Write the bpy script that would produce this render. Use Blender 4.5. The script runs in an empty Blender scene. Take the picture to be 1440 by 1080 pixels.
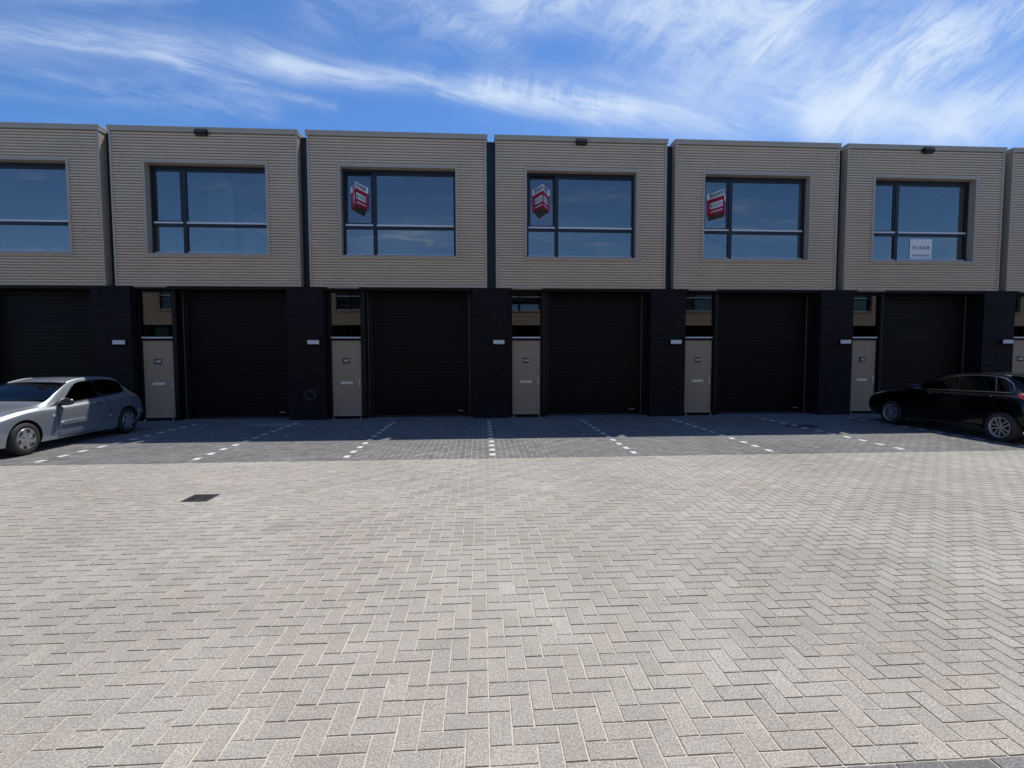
import bpy, bmesh, math, random
from mathutils import Matrix, Vector
R = math.radians
random.seed(7)
S = bpy.context.scene
COL = S.collection

# ------------------------------------------------------------------ camera
cam_d = bpy.data.cameras.new("camera")
cam = bpy.data.objects.new("camera", cam_d)
COL.objects.link(cam)
cam_d.sensor_width = 36.0
cam_d.lens = 36.0 * 692.03 / 1440.0
cam_d.clip_start = 0.05
cam_d.clip_end = 5000
cam.matrix_world = (Matrix.Translation((0, 0, 1.7)) @ Matrix.Rotation(-0.0619, 4, 'Z')
                    @ Matrix.Rotation(math.pi / 2 - 0.0556, 4, 'X') @ Matrix.Rotation(-0.0026, 4, 'Z'))
S.camera = cam

# ------------------------------------------------------------------ light, sky, exposure
SUN = Vector((0.30, 0.445, 1.0)).normalized()
S.view_settings.view_transform = 'Standard'
S.view_settings.look = 'None'
S.view_settings.gamma = 1.0
S.view_settings.exposure = 0.07
S.cycles.max_bounces = 10
S.cycles.glossy_bounces = 5
S.cycles.transparent_max_bounces = 10
sun_d = bpy.data.lights.new("sun", 'SUN')
sun_d.energy = 4.4
sun_d.angle = R(0.5)
sun_d.color = (1.0, 0.95, 0.87)
sun = bpy.data.objects.new("sun", sun_d)
COL.objects.link(sun)
sun.rotation_euler = SUN.to_track_quat('Z', 'Y').to_euler()
sun.location = SUN * 60

world = bpy.data.worlds.new("World")
S.world = world
world.use_nodes = True
WN, WL = world.node_tree.nodes, world.node_tree.links
WN.clear()


class G:
    """tiny helper for node graphs"""
    def __init__(s, nodes, links):
        s.n, s.l = nodes, links

    def put(s, sock, v):
        if v is None:
            return
        if hasattr(v, 'is_linked'):
            s.l.new(v, sock)
        else:
            sock.default_value = v

    def m(s, op, a, b=None, c=None, clamp=False):
        n = s.n.new('ShaderNodeMath')
        n.operation = op
        n.use_clamp = clamp
        s.put(n.inputs[0], a)
        s.put(n.inputs[1], b)
        if c is not None:
            s.put(n.inputs[2], c)
        return n.outputs[0]

    def mix(s, f, a, b, blend='MIX'):
        n = s.n.new('ShaderNodeMix')
        n.data_type = 'RGBA'
        n.blend_type = blend
        s.put(n.inputs[0], f)
        s.put(n.inputs[6], a)
        s.put(n.inputs[7], b)
        return n.outputs[2]

    def xyz(s, v):
        n = s.n.new('ShaderNodeSeparateXYZ')
        s.l.new(v, n.inputs[0])
        return n.outputs

    def comb(s, x, y, z=0.0):
        n = s.n.new('ShaderNodeCombineXYZ')
        for i, v in enumerate((x, y, z)):
            s.put(n.inputs[i], v)
        return n.outputs[0]

    def noise(s, vec, scale, detail=4, rough=0.5, dist=0.0):
        n = s.n.new('ShaderNodeTexNoise')
        if vec is not None:
            s.l.new(vec, n.inputs['Vector'])
        n.inputs['Scale'].default_value = scale
        n.inputs['Detail'].default_value = detail
        n.inputs['Roughness'].default_value = rough
        n.inputs['Distortion'].default_value = dist
        return n.outputs['Fac']

    def ramp(s, f, a, b, lo=0.0, hi=1.0):
        n = s.n.new('ShaderNodeMapRange')
        n.interpolation_type = 'SMOOTHSTEP'
        s.put(n.inputs[0], f)
        for i, v in enumerate((a, b, lo, hi)):
            n.inputs[i + 1].default_value = v
        return n.outputs[0]


def build_sky():
    g = G(WN, WL)
    sky = WN.new('ShaderNodeTexSky')
    sky.sky_type = 'NISHITA'
    sky.sun_disc = False
    sky.sun_elevation = math.asin(SUN.z)
    sky.sun_rotation = math.atan2(SUN.x, SUN.y)
    sky.altitude = 0
    sky.air_density = 1.0
    sky.dust_density = 0.25
    sky.ozone_density = 3.0
    tc = WN.new('ShaderNodeTexCoord')
    x, y, z = g.xyz(tc.outputs['Generated'])
    ay = g.m('MAXIMUM', g.m('ABSOLUTE', y), 0.02)
    u = g.m('DIVIDE', x, ay)
    w = g.m('DIVIDE', z, ay)
    # gentle warp so that the streaks are not straight
    warp = g.noise(g.comb(u, w), 2.2, 3, 0.5)
    warp2 = g.noise(g.comb(w, u), 3.1, 3, 0.5)
    wu = g.m('ADD', u, g.m('MULTIPLY_ADD', warp2, 0.07, -0.035))
    ww = g.m('ADD', w, g.m('MULTIPLY_ADD', warp, 0.075, -0.0375))

    def rot(a):
        ca, sa = math.cos(a), math.sin(a)
        al = g.m('ADD', g.m('MULTIPLY', wu, ca), g.m('MULTIPLY', ww, sa))
        ac = g.m('ADD', g.m('MULTIPLY', wu, -sa), g.m('MULTIPLY', ww, ca))
        return al, ac
    alA, acA = rot(R(-12))
    texA = g.ramp(g.noise(g.comb(g.m('MULTIPLY', alA, 3.2), g.m('MULTIPLY', acA, 21)), 1.0, 12, 0.72, .5), 0.40, 0.66)
    alC, acC = rot(R(80))
    texC = g.ramp(g.noise(g.comb(g.m('MULTIPLY', alC, 9), g.m('MULTIPLY', acC, 40)), 1.0, 9, 0.7, .4), 0.38, 0.66)
    alB, acB = rot(R(43))
    texB = g.ramp(g.noise(g.comb(g.m('MULTIPLY', alB, 4.5), g.m('MULTIPLY', acB, 26)), 1.0, 13, 0.74, 0.6), 0.38, 0.66)
    puff = g.ramp(g.noise(g.comb(wu, g.m('MULTIPLY', ww, 1.8)), 6.0, 13, 0.72, 0.8), 0.36, 0.66)

    def stroke(p, q, width, amp, tex, base=0.4):
        (x0, y0), (x1, y1) = p, q
        dx, dy = x1 - x0, y1 - y0
        L2 = dx * dx + dy * dy
        rx, ry = g.m('SUBTRACT', wu, x0), g.m('SUBTRACT', ww, y0)
        t = g.m('MULTIPLY', g.m('ADD', g.m('MULTIPLY', rx, dx), g.m('MULTIPLY', ry, dy)), 1 / L2, clamp=True)
        ex = g.m('SUBTRACT', rx, g.m('MULTIPLY', t, dx))
        ey = g.m('SUBTRACT', ry, g.m('MULTIPLY', t, dy))
        d2 = g.m('ADD', g.m('MULTIPLY', ex, ex), g.m('MULTIPLY', ey, ey))
        f = g.m('EXPONENT', g.m('MULTIPLY', d2, -1 / (width * width)))
        tx = g.m('MULTIPLY_ADD', tex, 1 - base, base)
        return g.m('MULTIPLY', g.m('MULTIPLY', f, amp), tx)

    SK = [((-1.1, .635), (-.57, .570), .030, .42, texA, .30),
          ((-1.0, .60), (-.35, .555), .050, .28, texA, .35),
          ((-.60, .572), (-.10, .540), .026, .40, texA, .25),
          ((-.38, .562), (.05, .510), .018, .60, texA, .25),
          ((-.05, .525), (.30, .490), .022, .95, texA, .35),
          ((.02, .535), (.28, .505), .022, .55, texC, .0),
          ((-.57, .536), (-.28, .485), .010, .40, texA, .1),
          ((-.9, .52), (-.4, .47), .025, .22, texA, .0),
          ((.03, .53), (.50, .50), .045, .45, texA, .35),
          ((.25, .495), (1.2, .51), .060, .50, texA, .4),
          ((.45, .58), (.75, .57), .10, .55, puff, .25),
          ((.80, .58), (1.05, .60), .13, .55, texB, .35),
          ((.05, .71), (.60, .69), .050, 1.1, puff, .25),
          ((.30, .65), (.62, .61), .07, .50, texB, .15),
          ((.56, .60), (.70, .74), .026, 1.0, texB, .2),
          ((.72, .50), (.95, .68), .050, 1.2, texB, .2),
          ((.70, .48), (1.02, .475), .045, .90, puff, .35),
          ((.88, .60), (1.12, .74), .045, .8, texB, .15),
          ((1.02, .50), (1.25, .55), .05, .8, texB, .25),
          ((-1.0, .69), (-.55, .675), .022, .5, texA, .25),
          ((-.15, .69), (.08, .60), .018, .35, texB, .1),
          ((-.3, .66), (.0, .64), .05, .25, puff, .1),
          ((-.2, .76), (.9, .80), .07, .6, puff, .3)]
    tot = None
    for a in SK:
        v = stroke(*a)
        tot = v if tot is None else g.m('ADD', tot, v)
    # thin general cirrus elsewhere (the whole dome), on a flat cloud layer
    zz = g.m('MAXIMUM', z, 0.08)
    px, py = g.m('DIVIDE', x, zz), g.m('DIVIDE', y, zz)
    gen = g.ramp(g.noise(g.comb(g.m('MULTIPLY', px, 0.5), g.m('MULTIPLY', py, 1.3)), 1.0, 8, 0.6, 0.6), 0.50, 0.72, 0, 0.35)
    back = g.ramp(y, -.15, .15, 1.0, .25)
    fib = g.ramp(g.noise(g.comb(g.m('ADD', g.m('MULTIPLY', px, .9), g.m('MULTIPLY', py, .5)), g.m('SUBTRACT', g.m('MULTIPLY', py, 1.6), g.m('MULTIPLY', px, .9))), 1.3, 10, .68, .8), .46, .72, .25, 2.6)
    tot = g.m('ADD', tot, g.m('MULTIPLY', g.m('MULTIPLY', gen, back), fib))
    cover = g.m('SUBTRACT', 1.0, g.m('EXPONENT', g.m('MULTIPLY', tot, -1.02)))
    bg1 = WN.new('ShaderNodeBackground')
    skycol = g.mix(1.0, sky.outputs[0], (0.60, 0.92, 1.30, 1), 'MULTIPLY')
    WL.new(skycol, bg1.inputs[0])
    bg1.inputs[1].default_value = 0.10
    bg2 = WN.new('ShaderNodeBackground')
    bg2.inputs[0].default_value = (0.72, 0.83, 0.98, 1)
    bg2.inputs[1].default_value = 0.98
    ms = WN.new('ShaderNodeMixShader')
    WL.new(cover, ms.inputs[0])
    WL.new(bg1.outputs[0], ms.inputs[1])
    WL.new(bg2.outputs[0], ms.inputs[2])
    out = WN.new('ShaderNodeOutputWorld')
    WL.new(ms.outputs[0], out.inputs[0])


build_sky()


# ------------------------------------------------------------------ materials
def mat(name, color=(.5, .5, .5), rough=.5, metal=0.0, spec=.5, coat=0.0, var=0.0, vscale=3.0, bump=0.0, bscale=40.0, croat=.05):
    m = bpy.data.materials.new(name)
    m.use_nodes = True
    nt = m.node_tree
    b = nt.nodes['Principled BSDF']
    b.inputs['Base Color'].default_value = (*color, 1)
    b.inputs['Roughness'].default_value = rough
    b.inputs['Metallic'].default_value = metal
    b.inputs['Specular IOR Level'].default_value = spec
    b.inputs['Coat Weight'].default_value = coat
    b.inputs['Coat Roughness'].default_value = croat
    g = G(nt.nodes, nt.links)
    if var or bump:
        tc = nt.nodes.new('ShaderNodeTexCoord')
    if var:
        f = g.noise(tc.outputs['Object'], vscale, 5, .6)
        f2 = g.ramp(f, .3, .7, 1 - var, 1 + var)
        n = nt.nodes.new('ShaderNodeVectorMath')
        n.operation = 'SCALE'
        n.inputs[0].default_value = color
        nt.links.new(f2, n.inputs['Scale'])
        nt.links.new(n.outputs[0], b.inputs['Base Color'])
        nt.links.new(g.ramp(f, .3, .7, max(0, rough - .08), min(1, rough + .08)), b.inputs['Roughness'])
    if bump:
        h = g.noise(tc.outputs['Object'], bscale, 4, .6)
        bn = nt.nodes.new('ShaderNodeBump')
        bn.inputs['Strength'].default_value = bump
        bn.inputs['Distance'].default_value = .004
        nt.links.new(h, bn.inputs['Height'])
        nt.links.new(bn.outputs[0], b.inputs['Normal'])
    return m


def glass_mat(name, ior, tint, refl=(.9, .95, 1)):
    m = bpy.data.materials.new(name)
    m.use_nodes = True
    nt = m.node_tree
    nt.nodes.clear()
    fr = nt.nodes.new('ShaderNodeFresnel')
    fr.inputs[0].default_value = ior
    tr = nt.nodes.new('ShaderNodeBsdfTransparent')
    tr.inputs[0].default_value = (*tint, 1)
    gl = nt.nodes.new('ShaderNodeBsdfGlossy')
    gl.inputs['Color'].default_value = (*refl, 1)
    gl.inputs['Roughness'].default_value = 0.0
    mx = nt.nodes.new('ShaderNodeMixShader')
    nt.links.new(fr.outputs[0], mx.inputs[0])
    nt.links.new(tr.outputs[0], mx.inputs[1])
    nt.links.new(gl.outputs[0], mx.inputs[2])
    o = nt.nodes.new('ShaderNodeOutputMaterial')
    nt.links.new(mx.outputs[0], o.inputs[0])
    return m


def paver_mat(name):
    """concrete pavers: tint per brick from the mesh, fine aggregate, slow dirt"""
    m = bpy.data.materials.new(name)
    m.use_nodes = True
    nt = m.node_tree
    b = nt.nodes['Principled BSDF']
    g = G(nt.nodes, nt.links)
    at = nt.nodes.new('ShaderNodeAttribute')
    at.attribute_name = 'tint'
    tc = nt.nodes.new('ShaderNodeTexCoord')
    P = tc.outputs['Object']
    fine = g.ramp(g.noise(P, 130, 4, .75), .30, .70, .52, 1.48)
    grit = g.ramp(g.noise(P, 60, 3, .6), .35, .65, .90, 1.10)
    speck = g.ramp(g.noise(P, 210, 2, .5), .66, .74, 1.0, 1.9)
    dirt = g.ramp(g.noise(P, .45, 7, .66), .32, .68, .88, 1.08)
    dirt2 = g.ramp(g.noise(P, 4.0, 5, .6), .3, .7, .95, 1.05)
    spots = g.ramp(g.noise(P, 8.5, 3, .55), .70, .76, 1.0, .72)
    fine = g.m('MULTIPLY', fine, spots)
    f = g.m('MULTIPLY', g.m('MULTIPLY', g.m('MULTIPLY', fine, dirt), g.m('MULTIPLY', dirt2, grit)), speck)
    x, y, z = g.xyz(P)
    # dark oil stain in a parking bay, with a ragged outline
    rag = g.m('MULTIPLY_ADD', g.noise(P, 3.2, 6, .65), .9, -.45)

    def blob(cx, cy, rx, ry, v):
        ex = g.m('POWER', g.m('DIVIDE', g.m('SUBTRACT', x, cx), rx), 2)
        ey = g.m('POWER', g.m('DIVIDE', g.m('SUBTRACT', y, cy), ry), 2)
        d = g.m('ADD', g.m('ADD', ex, ey), rag)
        return g.ramp(d, .7, 1.1, v, 1.0)
    for a in ((7.75, 11.4, .42, .3, .35), (-.9, 8.6, .3, .16, 1.2), (-5.2, 12.7, .7, .3, 1.5), (-1.9, 5.0, .25, .15, .88), (3.2, 3.9, .3, .2, .9)):
        f = g.m('MULTIPLY', f, blob(*a))
    n = nt.nodes.new('ShaderNodeVectorMath')
    n.operation = 'SCALE'
    hue = g.mix(g.ramp(g.noise(P, .22, 3, .5), .38, .62), (1.015, .99, .98, 1), (.99, 1.0, .995, 1))
    tinted = g.mix(1.0, at.outputs['Color'], hue, 'MULTIPLY')
    nt.links.new(tinted, n.inputs[0])
    nt.links.new(f, n.inputs['Scale'])
    nt.links.new(n.outputs[0], b.inputs['Base Color'])
    b.inputs['Roughness'].default_value = .88
    b.inputs['Specular IOR Level'].default_value = .3
    bn = nt.nodes.new('ShaderNodeBump')
    bn.inputs['Strength'].default_value = .35
    bn.inputs['Distance'].default_value = .003
    nt.links.new(g.noise(P, 150, 3, .6), bn.inputs['Height'])
    nt.links.new(bn.outputs[0], b.inputs['Normal'])
    return m


def brick_mat(name, ring=None):
    """black stretcher-bond brickwork"""
    m = bpy.data.materials.new(name)
    m.use_nodes = True
    nt = m.node_tree
    b = nt.nodes['Principled BSDF']
    g = G(nt.nodes, nt.links)
    tc = nt.nodes.new('ShaderNodeTexCoord')
    x, y, z = g.xyz(tc.outputs['Object'])
    v = g.comb(g.m('ADD', x, y), z)
    bt = nt.nodes.new('ShaderNodeTexBrick')
    nt.links.new(v, bt.inputs['Vector'])
    bt.offset = .5
    bt.inputs['Color1'].default_value = (.0135, .0115, .0125, 1)
    bt.inputs['Color2'].default_value = (.024, .0205, .022, 1)
    bt.inputs['Mortar'].default_value = (.0035, .003, .0035, 1)
    bt.inputs['Scale'].default_value = 1.0
    bt.inputs['Mortar Size'].default_value = .006
    bt.inputs['Mortar Smooth'].default_value = .3
    bt.inputs['Brick Width'].default_value = .22
    bt.inputs['Row Height'].default_value = .0625
    col = g.mix(g.ramp(g.noise(v, 14, 5, .7), .45, .75, 0, .5), bt.outputs['Color'], (.030, .027, .028, 1))
    # paler and blotchy towards the ground
    col = g.mix(g.m('MULTIPLY', g.ramp(z, .0, .5, .25, 0), g.noise(v, 5, 4, .6)), col, (.06, .06, .065, 1))
    if ring:
        cx, cz = ring
        dx, dz = g.m('SUBTRACT', x, cx), g.m('SUBTRACT', z, cz)
        r = g.m('SQRT', g.m('ADD', g.m('MULTIPLY', dx, dx), g.m('MULTIPLY', dz, dz)))
        r = g.m('ADD', r, g.m('MULTIPLY_ADD', g.noise(v, 8, 4, .6), .10, -.05))
        a = g.m('MULTIPLY', g.ramp(r, .06, .11, 0, 1), g.ramp(r, .12, .18, 1, 0))
        a = g.m('MULTIPLY', a, g.ramp(g.noise(v, 12, 4, .6), .38, .62, .1, .8))
        col = g.mix(a, col, (.075, .075, .08, 1))
    nt.links.new(col, b.inputs['Base Color'])
    b.inputs['Roughness'].default_value = .6
    b.inputs['Specular IOR Level'].default_value = .12
    bn = nt.nodes.new('ShaderNodeBump')
    bn.inputs['Strength'].default_value = .8
    bn.inputs['Distance'].default_value = .006
    bn.invert = True
    nt.links.new(bt.outputs['Fac'], bn.inputs['Height'])
    nt.links.new(bn.outputs[0], b.inputs['Normal'])
    return m


M = dict(
    clad=mat('beige_steel', (.68, .555, .42), .5, var=.045, vscale=.9),
    trim=mat('beige_trim', (.47, .395, .31), .38, var=.04, vscale=2),
    navy=mat('anthracite_aluminium', (.011, .015, .025), .36, var=.1),
    black=mat('black_steel', (.005, .0048, .005), .45, spec=.25, var=.15),
    shutter=mat('black_garage_panel', (.0060, .0054, .0056), .45, spec=.2, var=.12, vscale=1.0),
    shutter2=mat('guide_rail_black', (.011, .011, .011), .45, spec=.3),
    alu=mat('bare_aluminium', (.78, .80, .84), .4, var=.06),
    door=mat('beige_door', (.40, .32, .23), .45, var=.03, vscale=1.5),
    steel=mat('stainless', (.72, .72, .72), .28, metal=.7),
    plate=mat('plate_blue', (.006, .009, .035), .35),
    white=mat('white_paint', (.8, .8, .8), .5),
    letter=mat('white_letter', (.8, .8, .82), .5),
    lamp=mat('lamp_diffuser', (.74, .75, .78), .4),
    brick=brick_mat('black_brick'),
    brickring=brick_mat('black_brick_scuffed', (.05, .67)),
    roof=mat('roof_gravel', (.22, .22, .22), .9, var=.2),
    wallin=mat('interior_wall', (.50, .50, .50), .8),
    ceil=mat('interior_ceiling', (.58, .60, .62), .7),
    floorin=mat('interior_floor', (.20, .19, .18), .6),
    darkin=mat('interior_dark', (.06, .06, .065), .8),
    brace=mat('brace_steel', (.05, .07, .10), .5),
    pane=glass_mat('window_glass', 3.0, (.84, .86, .88), (1, .96, .92)),
    pane2=glass_mat('transom_glass', 1.85, (.25, .27, .30), (.95, .97, 1)),
    paver=paver_mat('concrete_pavers'),
    sand=mat('joint_sand', (.52, .48, .405), .95, var=.15, vscale=9),
    asphalt=mat('far_paving', (.16, .155, .145), .9, var=.1, vscale=.5),
    mark=mat('white_marking', (.62, .62, .60), .8, var=.22, vscale=14, bump=.3, bscale=120),
    iron=mat('cast_iron', (.035, .035, .037), .55, var=.2, vscale=20, bump=.3),
    hole=mat('gully_dark', (.006, .006, .006), .9),
    red=mat('sign_red', (.48, .010, .045), .5),
    magenta=mat('sign_magenta', (.42, .02, .14), .5),
    signw=mat('sign_white', (.90, .89, .89), .5),
    signt=mat('sign_text', (.05, .02, .03), .6),
    signg=mat('sign_grey', (.30, .31, .30), .6),
    signb=mat('sign_bottom', (.10, .10, .08), .8),
    paper=mat('paper', (.85, .88, .90), .7),
    papert=mat('poster_text', (.12, .12, .17), .7),
    silver=mat('silver_paint', (.46, .51, .56), .36, metal=.72, coat=1.0),
    blackcar=mat('black_paint', (.0015, .0015, .002), .3, spec=.1, coat=.6, croat=.02),
    bumperb=mat('black_plastic', (.02, .02, .021), .55),
    carglass=glass_mat('car_glass', 1.42, (.025, .028, .03), (.9, .9, .9)),
    mirror=mat('gloss_black', (.02, .02, .02), .25, coat=.8),
    cabin=mat('cabin_trim', (.03, .03, .032), .8),
    rubber=mat('tyre_rubber', (.028, .027, .027), .75, var=.1, vscale=20),
    hub=mat('wheel_silver', (.50, .50, .52), .32, metal=.6),
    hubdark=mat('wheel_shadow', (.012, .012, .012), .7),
    trimgrey=mat('window_trim_grey', (.16, .16, .17), .3, metal=.6),
    chrome=mat('chrome', (.75, .75, .76), .12, metal=1.0),
    taillight=mat('tail_light', (.30, .006, .01), .12, coat=1.0),
    lens=mat('lamp_lens', (.62, .64, .66), .08, metal=.3, coat=1.0),
)


# ------------------------------------------------------------------ object helpers
def props(o, label=None, cat=None, group=None, kind=None):
    for k, v in (('label', label), ('category', cat), ('group', group), ('kind', kind)):
        if v:
            o[k] = v
    return o


def empty(name, loc, rz=0.0, **kw):
    o = bpy.data.objects.new(name, None)
    COL.objects.link(o)
    o.empty_display_size = .3
    o.location = loc
    o.rotation_euler = (0, 0, rz)
    return props(o, **kw)


MESHES = {}


class MB:
    def __init__(s):
        s.v, s.f, s.m, s.mats, s.sm = [], [], [], [], []

    def mi(s, m):
        if m not in s.mats:
            s.mats.append(m)
        return s.mats.index(m)

    def face(s, pts, m, smooth=False):
        i = len(s.v)
        s.v += [tuple(p) for p in pts]
        s.f.append(tuple(range(i, i + len(pts))))
        s.m.append(s.mi(m))
        s.sm.append(smooth)

    def box(s, x0, x1, y0, y1, z0, z1, m, T=None):
        i = len(s.v)
        p = [(x, y, z) for z in (z0, z1) for y in (y0, y1) for x in (x0, x1)]
        if T is not None:
            p = [tuple(T @ Vector(q)) for q in p]
        s.v += p
        for f in ((0, 2, 3, 1), (4, 5, 7, 6), (0, 1, 5, 4), (2, 6, 7, 3), (0, 4, 6, 2), (1, 3, 7, 5)):
            s.f.append(tuple(i + k for k in f))
            s.m.append(s.mi(m))
            s.sm.append(False)

    def bar(s, a, b, w, m, up=(0, 0, 1)):
        a, b = Vector(a), Vector(b)
        d = b - a
        q = d.to_track_quat('Z', 'Y').to_matrix().to_4x4()
        T = Matrix.Translation(a) @ q
        s.box(-w / 2, w / 2, -w / 2, w / 2, 0, d.length, m, T)

    def cyl(s, a, b, r0, r1, m, n=16, cap=True, smooth=True):
        a, b = Vector(a), Vector(b)
        q = (b - a).to_track_quat('Z', 'Y').to_matrix()
        i = len(s.v)
        for c, r in ((a, r0), (b, r1)):
            for k in range(n):
                t = 2 * math.pi * k / n
                s.v.append(tuple(c + q @ Vector((r * math.cos(t), r * math.sin(t), 0))))
        for k in range(n):
            s.f.append((i + k, i + (k + 1) % n, i + n + (k + 1) % n, i + n + k))
            s.m.append(s.mi(m))
            s.sm.append(smooth)
        if cap:
            s.f.append(tuple(i + k for k in range(n))[::-1])
            s.f.append(tuple(i + n + k for k in range(n)))
            s.m += [s.mi(m)] * 2
            s.sm += [False] * 2

    def grid(s, P, m, smooth=True, closed_u=False):
        """P[i][j] points"""
        i0 = len(s.v)
        nu, nv = len(P), len(P[0])
        for row in P:
            s.v += [tuple(q) for q in row]
        for a in range(nu if closed_u else nu - 1):
            for b in range(nv - 1):
                a2 = (a + 1) % nu
                s.f.append((i0 + a * nv + b, i0 + a2 * nv + b, i0 + a2 * nv + b + 1, i0 + a * nv + b + 1))
                s.m.append(s.mi(m))
                s.sm.append(smooth)

    def lathe(s, prof, m, n=32, origin=(0, 0, 0)):
        """profile (r, x) turned round the local X axis"""
        P = []
        for k in range(n):
            t = 2 * math.pi * k / n
            P.append([(origin[0] + x, origin[1] + r * math.cos(t), origin[2] + r * math.sin(t)) for r, x in prof])
        s.grid(P, m, True, True)

    def text(s, txt, size, m, T, bold=.0, align='CENTER', sx=1.0):
        c = bpy.data.curves.new('t', 'FONT')
        c.body = txt
        c.size = size
        c.align_x = align
        c.align_y = 'CENTER'
        c.offset = bold
        c.resolution_u = 3
        o = bpy.data.objects.new('t', c)
        COL.objects.link(o)
        dg = bpy.context.evaluated_depsgraph_get()
        me = bpy.data.meshes.new_from_object(o.evaluated_get(dg))
        i = len(s.v)
        s.v += [tuple(T @ Vector((v.co.x * sx, v.co.y, v.co.z))) for v in me.vertices]
        for p in me.polygons:
            s.f.append(tuple(i + k for k in p.vertices))
            s.m.append(s.mi(m))
            s.sm.append(False)
        bpy.data.objects.remove(o)
        bpy.data.meshes.remove(me)
        bpy.data.curves.remove(c)

    def mesh(s, name, fixn=False):
        me = bpy.data.meshes.new(name)
        me.from_pydata(s.v, [], s.f)
        for m in s.mats:
            me.materials.append(m)
        me.polygons.foreach_set('material_index', s.m)
        me.polygons.foreach_set('use_smooth', s.sm)
        me.update()
        if fixn:
            bm = bmesh.new()
            bm.from_mesh(me)
            bmesh.ops.remove_doubles(bm, verts=bm.verts, dist=1e-5)
            bmesh.ops.recalc_face_normals(bm, faces=bm.faces)
            bm.to_mesh(me)
            bm.free()
        return me


def link(name, me, parent=None, loc=(0, 0, 0), **kw):
    o = bpy.data.objects.new(name, me)
    COL.objects.link(o)
    o.location = loc
    if parent:
        o.parent = parent
    return props(o, **kw)


def part(key, name, parent, fn, loc=(0, 0, 0), fixn=False, **kw):
    if key not in MESHES:
        b = MB()
        fn(b)
        MESHES[key] = b.mesh(name, fixn)
    return link(name, MESHES[key], parent, loc, **kw)


FACE = Matrix(((1, 0, 0, 0), (0, 0, -1, 0), (0, 1, 0, 0), (0, 0, 0, 1)))  # text plane (x,y) -> (x,z), facing -Y

# ------------------------------------------------------------------ ground
D = 13.575          # facade plane
PITCH = 4.9585
X0 = 0.288
EDGE = 8.17         # light paving stops, parking bays begin


def lerp(a, b, t):
    return a + (b - a) * t


def pavers():
    w = .105
    j = .0024       # half joint
    ch = .0035      # chamfer
    V, F, C = [], [], []

    def brick(xa, xb, ya, yb, tone):
        if xb - xa < .03 or yb - ya < .03:
            return
        dz = random.gauss(0, .0007)
        tx, ty = random.gauss(0, .003), random.gauss(0, .003)
        xa, xb, ya, yb = xa + j, xb - j, ya + j, yb - j
        i = len(V)
        cx, cy = (xa + xb) / 2, (ya + yb) / 2
        jt = lambda: random.gauss(0, .0008)
        for (x, y, z) in ((xa, ya, -.007), (xb, ya, -.007), (xb, yb, -.007), (xa, yb, -.007),
                          (xa + ch, ya + ch, 0), (xb - ch, ya + ch, 0), (xb - ch, yb - ch, 0), (xa + ch, yb - ch, 0)):
            zz = z if z < 0 else dz + (x - cx) * tx + (y - cy) * ty
            V.append((x + jt(), y + jt(), zz))
        for f in ((4, 5, 6, 7), (0, 1, 5, 4), (1, 2, 6, 5), (2, 3, 7, 6), (3, 0, 4, 7)):
            F.append(tuple(i + k for k in f))
        if tone == 'light':
            v = random.gauss(1, .040)
            wv = random.gauss(0, .006)
            c = (.362 * v * (1 + wv), .341 * v, .298 * v * (1 - wv * 1.6))
        elif tone == 'dark':
            v = random.gauss(1, .09)
            c = (.176 * v, .174 * v, .172 * v)
        else:
            v = random.gauss(1, .04)
            c = (.72 * v, .72 * v, .70 * v)
        C.append(c)

    ox, oy = .025, 3.32
    zones = (('light', 1.865, EDGE), ('dark', EDGE, 14.06), ('dark', -1.78, 1.76))
    XA, XB = -17.4, 20.2
    lo_i, hi_i = int((XA - ox) / w) - 3, int((XB - ox) / w) + 3
    lo_j, hi_j = int((-1.78 - oy) / w) - 3, int((14.1 - oy) / w) + 3
    for a in range(lo_i, hi_i):
        for b in range(lo_j, hi_j):
            q = (a - b) % 4
            # lattice (1,1),(2,-2): start cells of vertical bricks have (a-b)%4 == 0, horizontal (a-b)%4 == 1
            if q == 0:
                r = (a, a + 1, b, b + 2)
            elif q == 1:
                r = (a, a + 2, b, b + 1)
            else:
                continue
            xa, xb, ya, yb = ox + r[0] * w, ox + r[1] * w, oy + r[2] * w, oy + r[3] * w
            if xb < XA or xa > XB:
                continue
            for tone, z0, z1 in zones:
                if yb > z0 and ya < z1:
                    brick(xa, xb, max(ya, z0), min(yb, z1), tone)
    # one stretcher course where the other bays begin
    k = XA
    while k < XB:
        brick(k, k + .21, 1.76, 1.865, 'dark')
        k += .21
    me = bpy.data.meshes.new('pavers')
    me.from_pydata(V, [], F)
    at = me.attributes.new('tint', 'FLOAT_COLOR', 'FACE')
    buf = []
    for c in C:
        buf += [c[0], c[1], c[2], 1.0] * 5
    at.data.foreach_set('color', buf)
    me.materials.append(M['paver'])
    me.update()
    return link('paving', me, kind='structure')


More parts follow.
